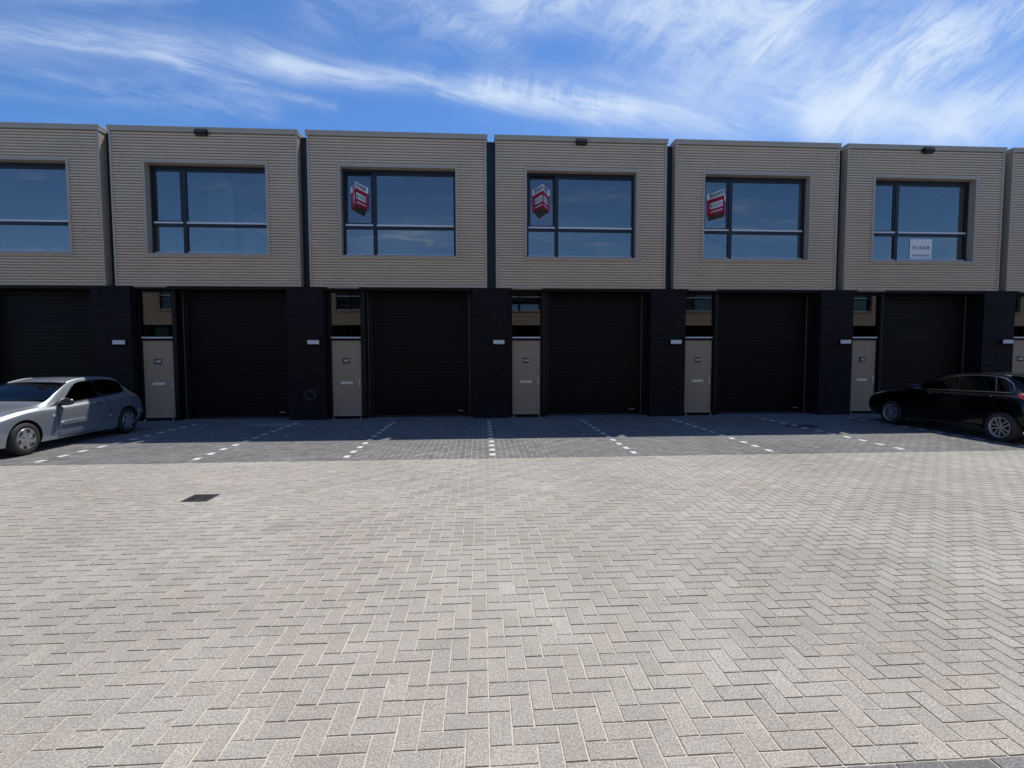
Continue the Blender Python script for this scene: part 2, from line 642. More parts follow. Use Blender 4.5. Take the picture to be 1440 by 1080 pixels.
def ground():
    b = MB()
    b.face([(-400, -400, -.05), (400, -400, -.05), (400, 400, -.05), (-400, 400, -.05)], M['asphalt'])
    link('ground', b.mesh('ground'), kind='structure')
    b = MB()
    b.face([(-17.45, -1.8, -.0048), (20.25, -1.8, -.0048), (20.25, 14.1, -.0048), (-17.45, 14.1, -.0048)], M['sand'])
    link('joint_sand', b.mesh('joint_sand'), kind='structure')
    pavers()
    # dashed bay lines: white stones lying along the line
    for k in range(-5, 7):
        X = .19 + k * PITCH / 2
        b = MB()
        n = 0
        y = 8.37
        while y + .2 < 13.3:
            jx = random.gauss(0, .004)
            b.box(X - .046 + jx, X + .046 + jx, y + .006, y + .20 - .004, -.004, .0048, M['mark'])
            y += .436
        link('parking_line', b.mesh('parking_line'), kind='structure')
    # gully
    t = empty('drain_grate', (-3.40, 6.09, 0), label='small square cast iron drain grate set in the light grey paving', cat='drain')
    def fr(b):
        s, u = .15, .12
        b.box(-s, s, -s, -u, -.004, .007, M['iron'])
        b.box(-s, s, u, s, -.004, .007, M['iron'])
        b.box(-s, -u, -u, u, -.004, .007, M['iron'])
        b.box(u, s, -u, u, -.004, .007, M['iron'])
        b.face([(-u, -u, .0035), (u, -u, .0035), (u, u, .0035), (-u, u, .0035)], M['hole'])
    part('gf', 'frame', t, fr)
    def gr(b):
        for k in range(6):
            y = -.1 + k * .04
            b.box(-.119, .119, y - .011, y + .011, .004, .0065, M['iron'])
        b.box(-.012, .012, -.119, .119, .0042, .0068, M['iron'])
    part('gg', 'grate', t, gr)


ground()

# ------------------------------------------------------------------ one business unit (origin: ground, facade plane, middle of the gap on its left)
WX0, WX1, WZ0, WZ1 = .97, 4.0, 4.42, 6.735      # window opening


def p_cladding(b):
    m = M['clad']
    pitch = .0727
    prof = [(0, .0), (.037, .0), (.039, .003), (.042, .046), (.044, .050), (.064, .050), (.066, .046), (.0705, .003), (.0727, 0)]
    z = 3.60
    rows = []
    while z < 7.50:
        rows.append(z)
        z += pitch

    def strip(xa, xb, z0, zlo, zhi):
        pts = [(zz + z0, y) for zz, y in prof]
        pts = [(max(zlo, min(zhi, q)), y) for q, y in pts]
        for (za, ya), (zb, yb) in zip(pts, pts[1:]):
            if zb - za > 1e-4:
                b.face([(xa, ya, za), (xb, ya, za), (xb, yb, zb), (xa, yb, zb)], m)
    for z0 in rows:
        segs = []
        lo, hi = z0, min(z0 + pitch, 7.53)
        if hi <= WZ0 - .05 or lo >= WZ1 + .05:
            strip(.17, 4.79, z0, lo, hi)
        else:
            strip(.17, WX0 - .05, z0, lo, hi)
            strip(WX1 + .05, 4.79, z0, lo, hi)
            if lo < WZ0 - .05:
                strip(WX0 - .05, WX1 + .05, z0, lo, WZ0 - .05)
            if hi > WZ1 + .05:
                strip(WX0 - .05, WX1 + .05, z0, WZ1 + .05, hi)


def p_trim(b):
    m = M['trim']
    # corner trims with returns running back into the gap
    for xa, xb in ((.12, .172), (4.786, 4.84)):
        b.box(xa, xb, -.014, .30, 3.575, 7.53, m)
    b.box(.172, 4.786, -.012, .06, 3.575, 3.612, m)


def p_coping(b):
    m = M['trim']
    b.box(.10, 4.86, -.035, .36, 7.52, 7.60, m)
    b.box(.092, 4.868, -.042, .37, 7.60, 7.645, m)


def p_surround(b):
    m = M['trim']
    t = .068
    b.box(WX0 - t, WX0, -.016, .19, WZ0 - t, WZ1 + t, m)
    b.box(WX1, WX1 + t, -.016, .19, WZ0 - t, WZ1 + t, m)
    b.box(WX0, WX1, -.016, .19, WZ1, WZ1 + t, m)
    b.box(WX0, WX1, -.030, .19, WZ0 - t, WZ0 - .004, m)


def p_recess(b):
    b.box(-.12, .12, .24, .30, 3.575, 7.56, M['navy'])
    b.box(-.022, .022, .225, .241, 3.575, 7.56, M['navy'])


MX0, MX1, TZ0, TZ1 = 1.765, 1.865, 5.165, 5.265


def p_frame(b):
    m = M['navy']
    y0, y1 = .19, .27
    f = .065
    b.box(WX0, WX0 + f, y0, y1, WZ0, WZ1, m)
    b.box(WX1 - f, WX1, y0, y1, WZ0, WZ1, m)
    b.box(WX0 + f, WX1 - f, y0, y1, WZ1 - .075, WZ1, m)
    b.box(WX0 + f, WX1 - f, y0, y1, WZ0, WZ0 + .05, m)
    b.box(MX0, MX1, y0, y1, WZ0 + .05, WZ1 - .075, m)
    b.box(WX0 + f, MX0, y0, y1, TZ0, TZ1 - .02, m)
    b.box(MX1, WX1 - f, y0, y1, TZ0, TZ1 - .02, m)
    # heavier head over the fixed light
    b.box(MX1, WX1 - f, .203, .265, WZ1 - .135, WZ1 - .075, m)
    # bright drip profiles above transom and sill
    for xa, xb, z in ((WX0 + f, MX0, TZ1 - .02), (MX1, WX1 - f, TZ1 - .02), (WX0 + f, MX0, WZ0 + .05), (MX1, WX1 - f, WZ0 + .05)):
        h = .038 if z > 5 else .026
        b.box(xa, xb, y0 - .012, .2, z - .004, z + h, M['alu'])


def p_sash(b):
    # pivot at its lower edge: origin (WX0+.065, .23, TZ1+.01)
    m = M['navy']
    W, H, s = MX0 - WX0 - .065, WZ1 - .075 - TZ1 - .014, .055
    b.box(.004, s, -.025, .03, 0, H, m)
    b.box(W - s, W - .004, -.025, .03, 0, H, m)
    b.box(s, W - s, -.025, .03, 0, s * .8, m)
    b.box(s, W - s, -.025, .03, H - s, H, m)


def p_sashpane(b):
    W, H, s = MX0 - WX0 - .065, WZ1 - .075 - TZ1 - .014, .05
    b.face([(s, 0, s * .7), (W - s, 0, s * .7), (W - s, 0, H - s), (s, 0, H - s)], M['pane'])


def pane_fn(xa, xb, za, zb, m='pane', y=.235):
    def f(b):
        b.face([(xa, y, za), (xb, y, za), (xb, y, zb), (xa, y, zb)], M[m])
    return f


def p_room(b):
    # front wall behind the cladding, floor slabs, side walls, roof: the box that keeps the light out
    w, c = M['wallin'], M['ceil']
    x0, x1 = .13, 4.83
    fy0, fy1 = .08, .30
    b.box(x0, WX0 - .001, fy0, fy1, 3.62, 7.50, w)
    b.box(WX1 + .001, x1, fy0, fy1, 3.62, 7.50, w)
    b.box(WX0 - .001, WX1 + .001, fy0 + .135, fy1, 3.62, WZ0 - .002, w)
    b.box(WX0 - .001, WX1 + .001, fy0 + .135, fy1, WZ1 + .002, 7.50, w)
    # storey floor, ceiling, roof
    b.box(-.1, 4.95, .31, 9.0, 3.58, 3.66, M['floorin'])
    b.box(-.1, 4.95, .575, 9.0, 3.44, 3.579, M['darkin'])
    b.box(x0, x1, .305, 8.9, 6.86, 6.93, c)
    b.box(-.1, 4.95, .31, 9.0, 7.42, 7.555, M['roof'])
    # party walls, back wall with an unseen opening added to brighten the room
    b.box(-.1, .10, .31, 9.0, .0, 7.41, w)
    b.box(4.86, 4.95, .31, 9.0, .0, 7.41, w)
    b.box(.10, 4.86, 8.9, 9.0, 0, 3.9, w)
    b.box(.10, 4.86, 8.9, 9.0, 5.75, 7.41, w)
    b.box(.10, .9, 8.9, 9.0, 3.9, 5.75, w)
    b.box(4.0, 4.86, 8.9, 9.0, 3.9, 5.75, w)
    b.box(2.4, 2.5, 8.92, 8.98, 3.9, 5.75, M['navy'])
    for k in range(1, 6):
        x = .1 + k * .8
        b.box(x - .012, x + .012, .32, 8.9, 6.853, 6.862, M['brace'])
    for k in range(1, 5):
        b.box(.14, 4.8, k * 1.2 - .006, k * 1.2 + .006, 6.853, 6.8615, M['wallin'])
    b.box(.10, 4.86, .52, 8.9, -.02, .02, M['darkin'])


def p_brace(b):
    b.bar((.3, 1.0, 6.75), (4.6, 2.6, 5.9), .07, M['brace'])
    b.bar((.5, 2.7, 5.2), (4.6, 1.4, 6.8), .07, M['brace'])
    b.bar((.2, 2.9, 6.8), (4.7, 2.9, 4.6), .06, M['brace'])


def p_pier(mat_):
    def f(b):
        b.box(-.51, .46, 0, .55, -.03, 3.573, mat_)
    return f


def p_lintel(b):
    b.box(.46, 4.449, .03, .56, 3.50, 3.572, M['black'])
    b.box(.57, 1.38, .002, .03, 3.545, 3.574, M['trim'])


def p_doorframe(b):
    m = M['black']
    b.box(.461, .575, .20, .33, 0, 3.50, m)
    b.box(1.37, 1.40, .20, .33, 0, 3.50, m)
    b.box(1.40, 1.515, .16, .47, 0, 3.50, m)
    b.box(1.425, 1.49, .153, .16, 0, 3.50, M['shutter2'])
    b.box(.575, 1.37, .20, .33, 3.44, 3.50, m)
    b.box(.575, 1.37, .20, .33, 2.155, 2.215, m)
    b.box(.575, 1.37, .195, .26, 2.215, 2.25, M['alu'])


def p_threshold(b):
    b.box(.575, 1.37, .17, .40, -.02, .055, M['black'])
    b.box(.59, .625, .145, .17, .0, .05, M['steel'])
    b.box(1.32, 1.355, .145, .17, .0, .05, M['steel'])


def p_door(b):
    m = M['door']
    b.box(.58, 1.365, .235, .28, .075, 2.15, m)
    b.box(.58, 1.365, .215, .235, .075, .125, M['trim'])


def p_handle(b):
    m = M['steel']
    b.box(1.295, 1.325, .226, .236, .90, 1.10, m)
    b.cyl((1.31, .19, 1.045), (1.31, .228, 1.045), .010, .010, m, 12)
    b.cyl((1.315, .185, 1.045), (1.20, .185, 1.045), .010, .009, m, 12)
    b.cyl((1.31, .205, .945), (1.31, .228, .945), .014, .014, m, 12)


def p_mail(b):
    b.box(.80, 1.12, .222, .236, .955, 1.025, M['alu'])
    b.box(.815, 1.105, .214, .2225, .965, 1.012, M['steel'])


def p_plate(num):
    def f(b):
        b.box(.865, 1.055, .222, .2345, 1.525, 1.665, M['plate'])
        T = Matrix.Translation((.960, .2205, 1.595)) @ FACE
        b.text(num, .105, M['letter'], T, .0035, sx=1.0)
    return f


def p_rail(xa, xb):
    def f(b):
        b.box(xa, xb, .455, .56, 0, 3.50, M['shutter2'])
        b.box(xa + .004, xa + .012, .449, .456, 0, 3.50, M['door'])
    return f


def p_shutter(b):
    m = M['shutter']
    xa, xb = 1.65, 4.32
    z = .06
    n = 0
    while z < 3.5:
        h = min(.0975, 3.5 - z)
        deep = .016 if n % 5 == 4 else .007
        g = .012 if n % 5 == 4 else .010
        y = .50
        pts = [(z, y), (z + h - g - .004, y), (z + h - g, y + deep), (z + h - .004, y + deep), (z + h, y)]
        for (za, ya), (zb, yb) in zip(pts, pts[1:]):
            b.face([(xa, ya, za), (xb, ya, za), (xb, yb, zb), (xa, yb, zb)], m)
        z += .0975
        n += 1
    b.box(xa, xb, .493, .53, .0, .06, M['bumperb'])


def p_ghandle(b):
    b.box(4.0, 4.16, .470, .482, .155, .175, M['steel'])
    b.box(4.0, 4.012, .480, .5, .155, .175, M['steel'])
    b.box(4.148, 4.16, .480, .5, .155, .175, M['steel'])


def unit(name, loc, rz, num=None, tilt=0.0, ring=False, brace=False, **kw):
    t = empty(name, loc, rz, **kw)
    part('clad', 'cladding', t, p_cladding)
    part('trim', 'corner_trim', t, p_trim)
    part('cope', 'coping', t, p_coping)
    part('recess', 'recess_panel', t, p_recess)
    part('surround', 'window_surround', t, p_surround)
    part('room', 'room_shell', t, p_room)
    if brace:
        part('brace', 'steel_brace', t, p_brace)
    w = part('frame', 'window', t, p_frame)
    s = part('sash', 'casement', w, p_sash, (WX0 + .065, .23, TZ1 + .01))
    g = part('sashpane', 'pane', w, p_sashpane, (WX0 + .065, .23, TZ1 + .01))
    s.rotation_euler = g.rotation_euler = (-R(tilt), 0, 0)
    f = .065
    part('pn1', 'pane', w, pane_fn(MX1, WX1 - f, TZ1 - .02, WZ1 - .1))
    part('pn2', 'pane', w, pane_fn(MX1, WX1 - f, WZ0 + .05, TZ0))
    part('pn3', 'pane', w, pane_fn(WX0 + f, MX0, WZ0 + .05, TZ0))
    k = 'brickring' if ring else 'brick'
    part('pier' + k, 'brick_pier', t, p_pier(M[k]))
    part('lintel', 'lintel', t, p_lintel)
    part('doorframe', 'door_frame', t, p_doorframe)
    part('transom', 'transom_pane', t, pane_fn(.575, 1.37, 2.25, 3.44, 'pane2', .245))
    part('thresh', 'threshold', t, p_threshold)
    d = part('door', 'entrance_door', t, p_door)
    part('handle', 'door_handle', d, p_handle)
    part('mail', 'mail_slot', d, p_mail)
    if num:
        part('plate' + num, 'number_plate', d, p_plate(num))
    part('railL', 'guide_rail', t, p_rail(1.515, 1.65))
    part('railR', 'guide_rail', t, p_rail(4.32, 4.449))
    gd = part('shutter', 'garage_door', t, p_shutter)
    part('ghandle', 'pull_handle', gd, p_ghandle)
    return t


UN = {-3: ('16D', 'unit cut off by the left edge, with office chairs behind its window', 0, False),
      -2: ('16E', 'unit with door number 16E and a white cabinet seen through its window', 0, False),
      -1: ('16F', 'unit with door number 16F and a TE HUUR sign on its tilted casement', 2.5, True),
      0: ('16G', 'unit with door number 16G and a red and white sign on its tilted casement', 2.5, False),
      1: ('16H', 'unit with door number 16H and the TE KOOP sign in its window', 0, False),
      2: ('16J', 'unit with door number 16J and a white TE HUUR poster in its window', 0, False),
      3: ('16K', 'unit cut off by the right edge, only a strip and door 16K showing', 0, False)}
for k, (num, lab, tilt, ring) in UN.items():
    unit('business_unit', (X0 + k * PITCH, D, 0), 0, num, tilt, ring, k in (-2, 1, 2), label=lab, cat='building', group='row of beige business units')
# the same kind of row across the yard, behind the camera; the door lights mirror it
for k in range(-6, 8):
    t_ = unit('business_unit', (.48 + k * PITCH, -1.8, 0), math.pi, None, 0, False, False,
         label='sunlit beige unit across the yard, seen only mirrored in the glass above the doors', cat='building',
         group='mirrored units across the yard')
    t_.scale = (-1, 1, 1)


# ------------------------------------------------------------------ wall lamps, floodlights
def p_lamphouse(b):
    b.box(-.17, .17, -.075, 0, -.075, .06, M['black'])


def p_lampdiff(b):
    b.box(-.15, .15, -.098, -.0755, -.052, .052, M['lamp'])


LN = {-3: None, -2: 'wall lamp on the pier left of door 16E', -1: 'wall lamp on the pier left of door 16F, above the scuffed brick',
      0: 'wall lamp on the pier left of door 16G', 1: 'wall lamp on the pier left of door 16H',
      2: 'wall lamp on the pier left of door 16J', 3: 'wall lamp nearest the right edge, left of door 16K'}
for k, lab in LN.items():
    if not lab:
        continue
    t = empty('wall_lamp', (X0 + k * PITCH + .19, D, 2.10), label='slim pale ' + lab, cat='lamp', group='outdoor lamps on the brick piers')
    part('lh', 'housing', t, p_lamphouse)
    part('ld', 'diffuser', t, p_lampdiff)


def p_floodbody(b):
    T = Matrix.Rotation(R(-25), 4, 'X')
    b.box(-.15, .15, -.13, -.03, -.06, .055, M['black'], T)
    b.box(-.05, .05, -.06, -.002, -.03, .05, M['black'])
    for i in range(5):
        x = -.12 + i * .06
        b.box(x - .006, x + .006, -.035, -.012, -.055, .05, M['black'], T)


def p_floodlens(b):
    T = Matrix.Rotation(R(-25), 4, 'X')
    b.box(-.12, .12, -.134, -.1305, -.045, .04, M['darkin'], T)
    b.box(-.125, .125, -.11, -.05, -.066, -.0605, M['darkin'], T)


for k, lab in ((-2, 'small black floodlight under the coping above the window of unit 16E'),
               (0, 'small black floodlight under the coping above the window of unit 16G'),
               (2, 'small black floodlight under the coping above the window of unit 16J')):
    t = empty('floodlight', (X0 + k * PITCH + 2.45, D, 7.46), label=lab, cat='floodlight', group='floodlights on the cladding')
    part('fb', 'housing', t, p_floodbody)
    part('fl', 'lens', t, p_floodlens)


# ------------------------------------------------------------------ estate agent cubes and the poster
def wedge_sign(x, y, z, H, hw, dep, fl, word, label):
    """folded V-shaped board standing out from the glass: origin at the apex line's foot on the glass"""
    b = MB()
    n = MB()
    A = Vector((0, -dep, 0))
    ends = (Vector((-hw, 0, 0)), Vector((hw, 0, 0)))
    up = Vector((0, 0, 1))
    b.face([A, ends[1], ends[0]], M['signb'])
    b.face([A + up * H, ends[0] + up * H, ends[1] + up * H], M['signw'])
    for q, E_ in enumerate(ends):
        p0, p1 = (E_, A) if q == 0 else (A, E_)          # left to right as read
        d = (p1 - p0)
        L = d.length
        d.normalize()
        nn = Vector((d.y, -d.x, 0))

        def pt(f, g_, off):
            return p0 + d * (f * L) + up * ((1 - g_) * H) + nn * off

        def rect(xa, xb, fa, fb, m, off):
            b.face([pt(xa, fb, off), pt(xb, fb, off), pt(xb, fa, off), pt(xa, fa, off)], M[m])
        rect(0, 1, 0, .27, 'signw', 0)
        rect(0, 1, .27, 1, 'red', 0)
        # rounded white box
        pts = []
        r = .04
        za, zb = .72, .44
        for cx, cz, a0 in ((.92 - r, za - r, 90), (.92 - r, zb + r, 0), (.08 + r, zb + r, -90), (.08 + r, za - r, 180)):
            for k in range(4):
                t = R(a0 - 30 * k)
                pts.append(pt(cx + r * math.cos(t), cz + r * math.sin(t), .003))
        b.face(pts, M['signw'])
        rot = Matrix(((d.x, 0, nn.x, 0), (d.y, 0, nn.y, 0), (0, 1, 0, 0), (0, 0, 0, 1)))
        b.text(word, .118, M['signt'], Matrix.Translation(pt(.5, .14, .003)) @ rot, .004, sx=L / .545)
        for sg in (1, -1):
            y0_ = .58 + .075 * sg
            b.face([pt(.13, y0_ - .025, .005), pt(.13, y0_ + .025, .005), pt(.25, .58 + .018, .005), pt(.25, .58 - .018, .005)], M['signt'])
        rnd = random.Random(3)
        for fz in (.515, .575, .635):
            xx = .33
            while xx < .84:
                w_ = rnd.uniform(.05, .10)
                rect(xx, min(xx + w_, .87), fz - .016, fz + .016, 'signg', .005)
                xx += w_ + .018
        xx = .12
        while xx < .86:
            w_ = rnd.uniform(.04, .08)
            rect(xx, min(xx + w_, .90), .82, .885, 'signw', .003)
            xx += w_ + .02
        # flap flat against the glass
        s_ = -1 if q == 0 else 1
        xa, xb = sorted((s_ * (hw - .002), s_ * (hw + fl)))
        b.box(xa, xb, -.004, 0, .72 * H, H, M['signw'])
        b.box(xa, xb, -.004, 0, 0, .72 * H, M['magenta'])
    o = link('wedge_sign', b.mesh('wedge_sign'), label=label, cat='sign', group='estate agent signs on the windows')
    o.location = (x, y, z)
    return o


wedge_sign(-3.26, D + .225, 5.68, .60, .185, .47, .05, 'TE HUUR', 'red and white TE HUUR sign turned to the right on the window of unit 16F')
wedge_sign(1.67, D + .225, 5.69, .61, .195, .47, .045, 'TE HUUR', 'red and white TE HUUR sign seen edge-on at the window of unit 16G')
wedge_sign(6.655, D + .225, 5.645, .62, .215, .47, .055, 'TE KOOP', 'red and white TE KOOP sign on the window of unit 16H')

b = MB()
b.box(-.34, .34, 0, .004, 0, .60, M['paper'])
b.text('TE HUUR', .135, M['papert'], Matrix.Translation((0, -.002, .345)) @ FACE, .003, sx=1.0)
b.text('tel. 06 10 18 09 07', .068, M['papert'], Matrix.Translation((0, -.002, .13)) @ FACE, .002)
o = link('poster', b.mesh('poster'), loc=(X0 + 2 * PITCH + 2.62, D + .222, 4.49), label='white TE HUUR paper poster with phone number in the lower pane of unit 16J', cat='poster')


# ------------------------------------------------------------------ things inside the offices
def office_chair(x, y, rz, label):
    t = empty('office_chair', (x, y, 3.66), rz, label=label, cat='chair', group='office chairs behind the far left window')
    def seat(b):
        b.box(-.25, .25, -.25, .25, .43, .51, M['cabin'])
    part('oseat', 'seat', t, seat)
    def back(b):
        P = []
        for i in range(7):
            z = .55 + i * .085
            w = .24 - .05 * (i / 6) ** 2
            P.append([(-w, .27 + .03 * math.cos(i), z), (-w * .5, .30, z), (w * .5, .30, z), (w, .27 + .03 * math.cos(i), z)])
        b.grid(P, M['cabin'])
        P2 = [[(q[0], q[1] + .04, q[2]) for q in r] for r in P]
        b.grid(P2, M['cabin'])
    part('oback', 'backrest', t, back)
    def leg(b):
        b.cyl((0, 0, .1), (0, 0, .43), .03, .03, M['steel'])
        for k in range(5):
            a = k * 2 * math.pi / 5
            b.bar((0, 0, .1), (.3 * math.cos(a), .3 * math.sin(a), .05), .04, M['cabin'])
        b.bar((0, .1, .45), (0, .3, .6), .04, M['cabin'])
    part('oleg', 'base', t, leg)
    def arm(b):
        for s in (-1, 1):
            b.bar((s * .27, 0, .47), (s * .29, 0, .70), .03, M['cabin'])
            b.box(s * .29 - .035, s * .29 + .035, -.14, .14, .70, .73, M['cabin'])
    part('oarm', 'armrests', t, arm)


uL = X0 - 3 * PITCH
office_chair(uL + 2.75, D + .9, R(200), 'dark office chair facing left behind the lower pane at the far left')
office_chair(uL + 3.5, D + 1.1, R(150), 'dark office chair nearer the window jamb at the far left')
b = MB()
b.box(uL + .3, uL + 2.2, D + .5, D + 1.2, 4.37, 4.41, M['floorin'])
for q in (.35, 2.1):
    for r_ in (.55, 1.1):
        b.box(uL + q, uL + q + .05, D + r_, D + r_ + .05, 3.66, 4.37, M['steel'])
b.box(uL + .9, uL + 1.6, D + .75, D + .79, 4.5, 4.92, M['cabin'])
b.box(uL + 1.2, uL + 1.3, D + .76, D + .80, 4.41, 4.5, M['cabin'])
link('desk', b.mesh('desk'), label='desk with a dark monitor behind the far left window', cat='desk')
u2 = X0 - 2 * PITCH
b = MB()
b.box(-.35, .35, 0, .6, 0, 2.75, M['paper'])
for z in (.9, 1.8):
    b.box(-.352, .352, -.004, 0, z, z + .012, M['brace'])
b.box(-.006, .006, -.006, 0, 0, 2.75, M['brace'])
b.box(-.06, -.03, -.02, 0, 1.2, 1.4, M['brace'])
b.box(.03, .06, -.02, 0, 1.2, 1.4, M['brace'])
link('cabinet', b.mesh('cabinet'), loc=(u2 + 2.2, D + 1.3, 3.66), label='tall white cabinet behind the window of unit 16E', cat='cabinet')
b = MB()
for i in range(5):
    j = .01 * math.sin(i * 2.1)
    b.box(-.28 + j, .28 + j, -.1, .1, i * .018, i * .018 + .016, M['paper'])
link('paper_stack', b.mesh('paper_stack'), loc=(u2 + 2.72, D + .42, 4.47), label='white stack of papers on the sill inside the window of unit 16E', cat='papers')
b = MB()
b.box(-.5, 1.2, -.12, .22, -.03, 0, M['ceil'])
b.box(-.45, -.40, -.1, .2, -.81, -.03, M['ceil'])
b.box(1.1, 1.15, -.1, .2, -.81, -.03, M['ceil'])
link('window_table', b.mesh('window_table'), loc=(u2 + 2.4, D + .47, 4.47), label='narrow pale table carrying the papers inside unit 16E', cat='table')


# ------------------------------------------------------------------ cars
def pchip(xs, ys):
    n = len(xs)
    h = [xs[i + 1] - xs[i] for i in range(n - 1)]
    d = [(ys[i + 1] - ys[i]) / h[i] for i in range(n - 1)]
    m = [d[0]] + [0 if d[i - 1] * d[i] <= 0 else 2 * d[i - 1] * d[i] / (d[i - 1] + d[i]) for i in range(1, n - 1)] + [d[-1]]

    def f(x):
        x = min(max(x, xs[0]), xs[-1])
        i = 0
        while i < n - 2 and x > xs[i + 1]:
            i += 1
        t = (x - xs[i]) / h[i]
        return ((1 + 2 * t) * (1 - t) ** 2 * ys[i] + t * (1 - t) ** 2 * h[i] * m[i]
                + t * t * (3 - 2 * t) * ys[i + 1] + t * t * (t - 1) * h[i] * m[i + 1])
    return f


def catmull(P, t):
    """P list of points, t in [0, len-1]"""
    n = len(P)
    i = min(int(t), n - 2)
    u = t - i
    p1, p2 = P[i], P[i + 1]
    p0 = P[i - 1] if i > 0 else tuple(2 * a - b for a, b in zip(p1, p2))
    p3 = P[i + 2] if i + 2 < n else tuple(2 * b - a for a, b in zip(p1, p2))
    return tuple(.5 * (2 * b + (c - a) * u + (2 * a - 5 * b + 4 * c - d) * u * u + (3 * b - a - 3 * c + d) * u ** 3)
                 for a, b, c, d in zip(p0, p1, p2, p3))


class Car:
    """body surface S(s, v): s metres from the nose, v 0..9 round half a section (0 floor centre, 5 belt, 6 roof rail, 9 roof centre)
    car frame: +X = car's side shown with sg=+1, Y = s, Z up, centre line x=0"""
    def __init__(c, table, L):
        cols = list(zip(*table))
        c.f = [pchip(cols[0], col) for col in cols[1:]]
        c.L = L

    def P(c, s, v, sg=1):
        zb, ws, wm, zm, wb, zbelt, wt, zt, zc = [f(s) for f in c.f]
        ctrl = [(0, zb), (ws - .10, zb), (ws, zb + .05), (wm, zm - .02), (lerp(wm, wb, .22), lerp(zm, zbelt, .76)), (wb, zbelt)]
        up = [(wb - .008, zbelt + .012), (wt, zt), (wt - .075, zt + (zc - zt) * .50), (wt * .5, zt + (zc - zt) * .90), (0, zc)]
        if v <= 5:
            x, z = catmull(ctrl, v)
        else:
            x, z = catmull(up, v - 5)
        return Vector((sg * max(x, 0), s, z))

    def N(c, s, v, sg=1):
        e = .01
        a = c.P(min(s + e, c.L), v, sg) - c.P(max(s - e, 0), v, sg)
        b2 = c.P(s, min(v + e, 9), sg) - c.P(s, max(v - e, 0), sg)
        if 4.99 < v < 5.01:
            b2 = c.P(s, v - .02, sg) - c.P(s, v - .04, sg)
            b2 = -b2
        n = a.cross(b2)
        if n.length < 1e-9:
            return Vector((sg, 0, 0))
        n.normalize()
        ref = c.P(s, v, sg) - Vector((0, s, .6))
        if n.dot(ref) < 0:
            n = -n
        return n


def car_body(c, paint, wheels, Rw, name='body'):
    ns, nv = 110, 54
    V, F = [], []
    vs = []
    for i in range(nv + 1):
        vs.append(9 * i / nv)
    ring = [(v, 1) for v in vs] + [(v, -1) for v in vs[-2:0:-1]]
    nr = len(ring)
    ss = []
    for i in range(ns + 1):
        t = i / ns
        ss.append(c.L * (t - .35 * math.sin(2 * math.pi * t) / (2 * math.pi)))
    for s_ in ss:
        for v, sg in ring:
            V.append(tuple(c.P(s_, v, sg)))
    for i in range(ns):
        for j in range(nr):
            j2 = (j + 1) % nr
            F.append((i * nr + j, i * nr + j2, (i + 1) * nr + j2, (i + 1) * nr + j))
    for e in (0, ns):
        ctr = len(V)
        V.append((0, ss[e], sum(V[e * nr + j][2] for j in range(nr)) / nr))
        for j in range(nr):
            F.append((e * nr + j, e * nr + (j + 1) % nr, ctr))
    me = bpy.data.meshes.new(name)
    me.from_pydata(V, [], F)
    me.materials.append(paint)
    me.materials.append(M['hubdark'])
    bm = bmesh.new()
    bm.from_mesh(me)
    bmesh.ops.remove_doubles(bm, verts=bm.verts, dist=1e-5)
    bmesh.ops.recalc_face_normals(bm, faces=bm.faces)
    bm.to_mesh(me)
    bm.free()
    o = link(name, me)
    cutters = []
    for wy, wz in wheels:
        for sg in (1, -1):
            b = MB()
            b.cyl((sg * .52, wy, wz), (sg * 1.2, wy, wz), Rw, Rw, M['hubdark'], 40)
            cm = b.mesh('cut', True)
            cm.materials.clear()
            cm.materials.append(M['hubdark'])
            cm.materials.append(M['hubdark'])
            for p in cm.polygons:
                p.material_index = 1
            co = link('cut', cm)
            md = o.modifiers.new('b', 'BOOLEAN')
            md.operation = 'DIFFERENCE'
            md.object = co
            md.solver = 'EXACT'
            cutters.append(co)
    dg = bpy.context.evaluated_depsgraph_get()
    nm = bpy.data.meshes.new_from_object(o.evaluated_get(dg))
    o.modifiers.clear()
    o.data = nm
    for co in cutters:
        bpy.data.objects.remove(co)
    for p in nm.polygons:
        p.use_smooth = True
    nm.set_sharp_from_angle(angle=R(35))
    return o


def orient(P, ref):
    i, j = len(P) // 2, len(P[0]) // 2
    n = (P[i][j] - P[i - 1][j]).cross(P[i - 1][j] - P[i - 1][j - 1])
    return P if n.dot(ref) > 0 else P[::-1]


def patch(b, c, sv, m, n=16, k=10, off=.004, sg=1, sup=4.0, rim=.004):
    """sv(a, b) -> (s, v) for a,b in [0,1]; a rounded (superellipse) patch lying on the body"""
    P = []
    for i in range(n + 1):
        row = []
        for j in range(k + 1):
            a, q = 2 * i / n - 1, 2 * j / k - 1
            # square -> superellipse
            if sup:
                r = max(abs(a), abs(q))
                if r > 1e-6:
                    d = (abs(a / r) ** sup + abs(q / r) ** sup) ** (1 / sup)
                    a, q = a / d, q / d
            s_, v = sv((a + 1) / 2, (q + 1) / 2)
            p = c.P(s_, v, sg)
            nn = c.N(s_, v, sg)
            row.append(p + nn * off)
        P.append(row)
    sm, vm = sv(.5, .5)
    P = orient(P, c.N(sm, vm, sg))
    b.grid(P, m)
    if rim:
        loop = [P[i][0] for i in range(n + 1)] + [P[n][j] for j in range(1, k + 1)] + [P[i][k] for i in range(n - 1, -1, -1)] + [P[0][j] for j in range(k - 1, 0, -1)]
        ctr = sum((q for q in loop), Vector()) / len(loop)
        inner = []
        for q in loop:
            d = Vector((-sg * 1.0, 0, -.2)).normalized()
            inner.append(q + d * (off + rim))
        b.grid([[loop[i], inner[i]] for i in range(len(loop))], m, True, True)


